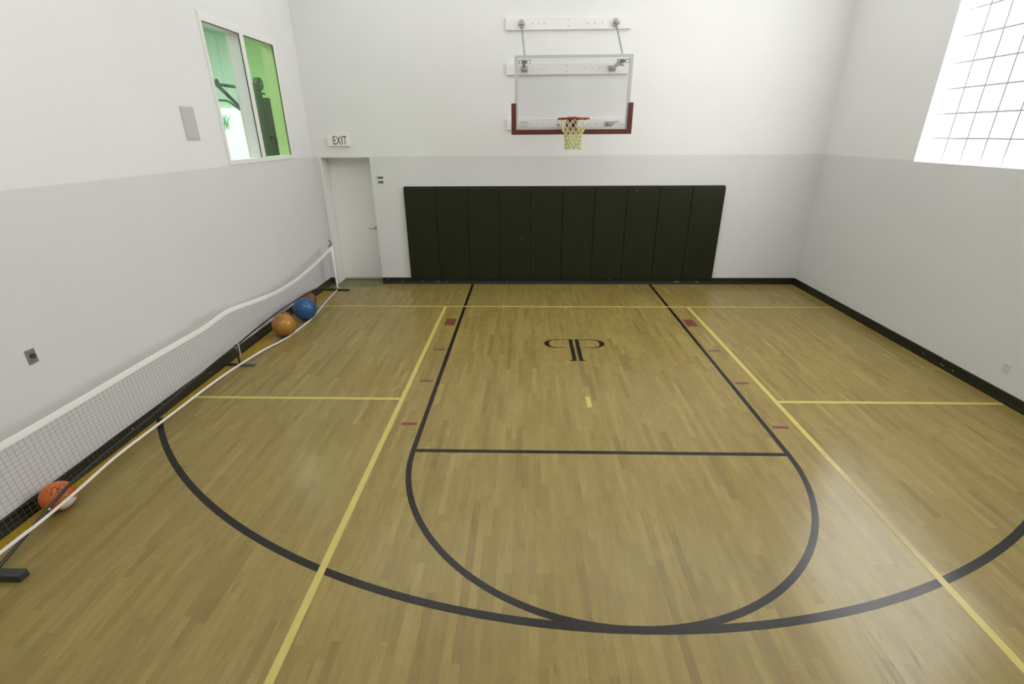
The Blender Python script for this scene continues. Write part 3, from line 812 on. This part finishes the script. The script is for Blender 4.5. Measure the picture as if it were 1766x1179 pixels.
for k in range(3):
    ang = PI*k/3; rot = Matrix.Rotation(.5, 3, 'X')
    pts = [Vector(b1.location)+rot@(Vector((math.cos(a)*math.cos(ang), math.cos(a)*math.sin(ang), math.sin(a)))*.1732) for a in [2*PI*i/60 for i in range(60)]]
    add_tube(bm, pts, .0016, n=4, closed=True)
obj('seam', bm, mat('amber_seam', (.24, .09, .012), .4), b1)
b2 = ball('playground_ball', 'deep blue glossy rubber ball between the orange balls', (-4.383, -2.115, .187), .185, ball_mat('blue_rubber', (.013, .075, .210), (.020, .110, .29), 2.5, .2))
bm = bmesh.new(); add_cyl(bm, Vector(b2.location)+Vector((.10, -.1, .118)).normalized()*.1848, Vector((.10, -.1, .118)), .008, .001, 12)
obj('valve', bm, mat('valve_rubber', (.02, .05, .12), .5), b2)
b3 = ball('volleyball', 'bright orange lettered ball with a white underside at the near end of the net', (-4.557, -6.59, .122), .121,
          ball_mat('orange_panels', (.56, .115, .010), (.68, .155, .016), 4, .45, white_dir=(.88, -.18, -.62), edge=.86))
# lettering wrapped on the ball, facing the camera
def on_ball(o, r, up_deg, right_deg, body, size, mt_, nm, roll=0):
    c = Vector(o.location); d = (CAM-c).normalized(); rt = Vector((0, 0, 1)).cross(d).normalized(); up = d.cross(rt)
    Rl = Matrix.Rotation(math.radians(roll), 3, d); rt = Rl@rt; up = Rl@up
    c0 = (Matrix.Rotation(math.radians(-up_deg), 3, rt)@Matrix.Rotation(math.radians(right_deg), 3, up))@d
    rt2 = (rt - c0*rt.dot(c0)).normalized(); up2 = c0.cross(rt2)
    bm = bmesh.new()
    add_text(bm, body, lambda x, y, z: c+(c0*r+rt2*x+up2*y).normalized()*(r+.0026), size=size)
    bmesh.ops.triangulate(bm, faces=bm.faces[:])
    return obj(nm, bm, mt_, o)
on_ball(b3, .121, 24, 4, 'VKI', .095, mat('dark_print', (.03, .035, .02), .5), 'lettering')
on_ball(b3, .121, -18, 12, 'w7', .055, mat('yellow_print', (.60, .50, .12), .5), 'small_lettering')
b4 = ball('basketball', 'brown ball with a green panel behind the blue ball', (-4.585, -1.50, .136), .134,
          ball_mat('brown_rubber', (.21, .075, .018), (.27, .10, .025), 3, .5, white_dir=(-.75, -.5, .45), patch=(.10, .11, .025), edge=.62))
obj('seam', seam_bm(b4.location, .134, Matrix.Rotation(.7, 3, 'Z')@Matrix.Rotation(.5, 3, 'X')), M_dark, b4)
b5 = ball('basketball', 'brown and green ball behind the amber orange ball by the baseboard', (-4.608, -2.40, .12), .118,
          ball_mat('brown_green_rubber', (.19, .07, .02), (.24, .09, .03), 3, .5, white_dir=(-.75, -.6, .3), patch=(.17, .22, .08), edge=.62))
obj('seam', seam_bm(b5.location, .118, Matrix.Rotation(.3, 3, 'Z')@Matrix.Rotation(.9, 3, 'X')), M_dark, b5)

# ------------------------------------------------------------------ portable net along the left wall
TOP = [(-0.44, .865), (-0.70, .835), (-1.2, .765), (-2.0, .70), (-2.7, .697), (-3.3, .76), (-3.86, .838), (-4.1, .855), (-4.45, .815), (-5.0, .822), (-5.4, .83), (-6.2, .828), (-6.9, .835), (-7.3, .87)]
Y0, Y1 = -0.455, -7.27
def netpos(y, v):
    zt = smooth_tab(TOP, y, .18); zb = smooth_tab(BOTZ, y)-.006 if y < -.6 else .018
    xb_ = smooth_tab(BOT, y) if y < -.5 else lerp_tab(BOT, y)
    xt = -4.462 + .02*math.sin(PI*(Y0-y)/(Y0-Y1))
    z = zb+(zt-zb)*v; x = xb_+(xt-xb_)*(v**.8)
    for (bx, by, r) in BALLS[:3]:
        R_ = r+(.004 if v < .04 else .009); q = R_*R_-(y-by)**2-(z-r)**2
        if q > 0: x = max(x, bx+math.sqrt(q))
    # soft shoulders so that the cloth leaves the balls gently
    for (bx, by, r) in (BALLS[:2] if v > .06 else ()):
        R2 = r*1.75; d2 = ((y-by)**2+(z-r)**2)/(R2*R2)
        if d2 < 1:
            tgt = bx+r*.55*(1-d2)**1.2; x = max(x, x*.35+tgt*.65)
    return Vector((x, y, z))
net = thing('portable_net', 'long portable court net with white tapes standing along the left wall', 'net', (-4.46, -3.86, 0), None)
bm = bmesh.new(); nV, nH = 150, 19
for i in range(nV+1):
    y = Y0+(Y1-Y0)*i/nV
    add_tube(bm, [netpos(y, k/19) for k in range(20)], .0010, n=3, cap=False)
for k in range(1, nH):
    add_tube(bm, [netpos(Y0+(Y1-Y0)*i/170, k/nH) for i in range(171)], .0010, n=3, cap=False)
obj('netting', bm, M_cord, net)
def tape(v0, v1, thick, nm, dz=0, wid=None):
    bm = bmesh.new(); n = 170; rows = []
    for i in range(n+1):
        y = Y0+(Y1-Y0)*i/n
        a = netpos(y, v0) if v0 < .5 else netpos(y, 1)-Vector((0, 0, wid)); b = netpos(y, v1) if v0 >= .5 else netpos(y, 0)+Vector((0, 0, wid))
        if v0 < .5: a = netpos(y, 0)-Vector((0, 0, .010))
        T = Vector((thick/2, 0, 0))
        rows.append([bm.verts.new(p) for p in (a-T, a+T, b+T, b-T)])
    for i in range(n):
        for k in range(4):
            bm.faces.new((rows[i][k], rows[i][(k+1) % 4], rows[i+1][(k+1) % 4], rows[i+1][k]))
    bm.faces.new(rows[0][::-1]); bm.faces.new(rows[-1])
    return obj(nm, bm, M_tape, net)
tape(.9, 1, .009, 'top_tape', wid=.052)
tape(0, .1, .009, 'bottom_tape', wid=.012)
def side(yy, nm):
    bm = bmesh.new(); pts = [netpos(yy, v) for v in [k/12 for k in range(13)]]
    add_tube(bm, pts, .015, n=8); return obj(nm, bm, M_tape, net)
side(Y0, 'side_tape'); side(Y1, 'side_tape')
# end posts
for yy, s in ((-0.44, 1), (-7.30, -1)):
    xx = -4.46
    bm = bmesh.new(); add_tube(bm, [(xx, yy+s*.022, .03), (xx, yy+s*.022, .885)], .016, n=12)
    ps = obj('post', bm, M_tape if s == 1 else M_blackmetal, net); 
    if s == 1: ps['label'] = 'post wrapped in white sleeve'
    bm = bmesh.new()
    add_tube(bm, [(xx-.055, yy-.03, .868), (xx-.01, yy+.012, .897), (xx, yy+.022, .90)], .010, n=8)
    add_tube(bm, [(xx, yy+s*.022, .885), (xx-.012, yy+.022, .93), (xx-.035, yy+.022, .995)], .011, n=8)
    obj('tension_bracket', bm, M_dark, net)
# feet
def foot(yc, x0, x1, r, mt_, grey_from=None):
    bm = bmesh.new()
    add_box(bm, x0, yc-r, .001, x1, yc+r, .001+2*r*.8, bevel=.006, seg=2)
    f_ = obj('foot', bm, mt_, net)
    return f_
foot(-.475, -4.70, -4.215, .018, M_blackmetal)
ff = foot(-3.885, -4.715, -4.52, .018, M_blackmetal)
f2 = foot(-3.885, -4.519, -4.335, .024, M_greyfoot); f2['label'] = 'grey sleeve end of the middle foot'
foot(-7.285, -4.66, -4.205, .035, M_rubberfoot)
# arched base tube
bm = bmesh.new()
arch = [(-4.46, -.475, .03), (-4.47, -.56, .055), (-4.51, -.80, .16), (-4.54, -1.2, .262), (-4.55, -1.6, .295), (-4.55, -2.04, .31), (-4.55, -2.72, .327), (-4.55, -3.36, .31), (-4.55, -3.88, .281), (-4.54, -4.317, .276),
        (-4.52, -4.96, .251), (-4.50, -5.46, .233), (-4.475, -5.92, .237), (-4.445, -6.33, .243), (-4.43, -6.58, .230), (-4.43, -6.754, .19), (-4.435, -6.91, .136), (-4.45, -7.216, .034), (-4.455, -7.285, .03)]
add_tube(bm, arch, .0125, n=10)
obj('base_tube', bm, M_blackmetal, net)
bm = bmesh.new(); add_cyl(bm, (-4.419, -6.80, .176), (1, 0, .2), .008, .006, 10); obj('push_button', bm, M_strap, net)
bm = bmesh.new(); add_cyl(bm, (-4.54, -3.90, .27), (1, 0, 0), .010, .012, 10); obj('push_button', bm, M_strap, net)
bm = bmesh.new(); add_tube(bm, [(-4.55, -3.88, .02), (-4.55, -3.872, .30)], .012, n=10); obj('centre_strut', bm, M_blackmetal, net)
bm = bmesh.new(); add_tube(bm, [(-4.535, -3.845, .035), (-4.53, -3.838, .30)], .0085, n=8); obj('centre_strap', bm, M_strap, net)

# ------------------------------------------------------------------ unseen fill panels added under the ceiling (above the frame)
for i, (x, y) in enumerate([(-2.35, -1.8), (2.30, -1.8), (-2.35, -6.3), (2.30, -6.3), (-2.35, -9.9), (2.30, -9.9)]):
    t = thing('ceiling_fill_panel', 'wide added fill panel over the %s of the court' % ('door side, far end', 'window side, far end', 'door side, middle', 'window side, middle', 'door side, near end', 'window side, near end')[i], 'fill light', (x, y, ZC), 'added ceiling fill panels')
    obj('housing', box(x-2.1, y-1.5, ZC-.06, x+2.1, y+1.5, ZC, bevel=.005), M_white, t)
    obj('diffuser', box(x-2.05, y-1.45, ZC-.07, x+2.05, y+1.45, ZC-.0605), mat('ceiling_fill_diffuser', (.9, .9, .9), .5, emis=((0.985, 0.995, 1.0), CEIL_L*(1.12, 1.9, 0.9)[i//2])), t)
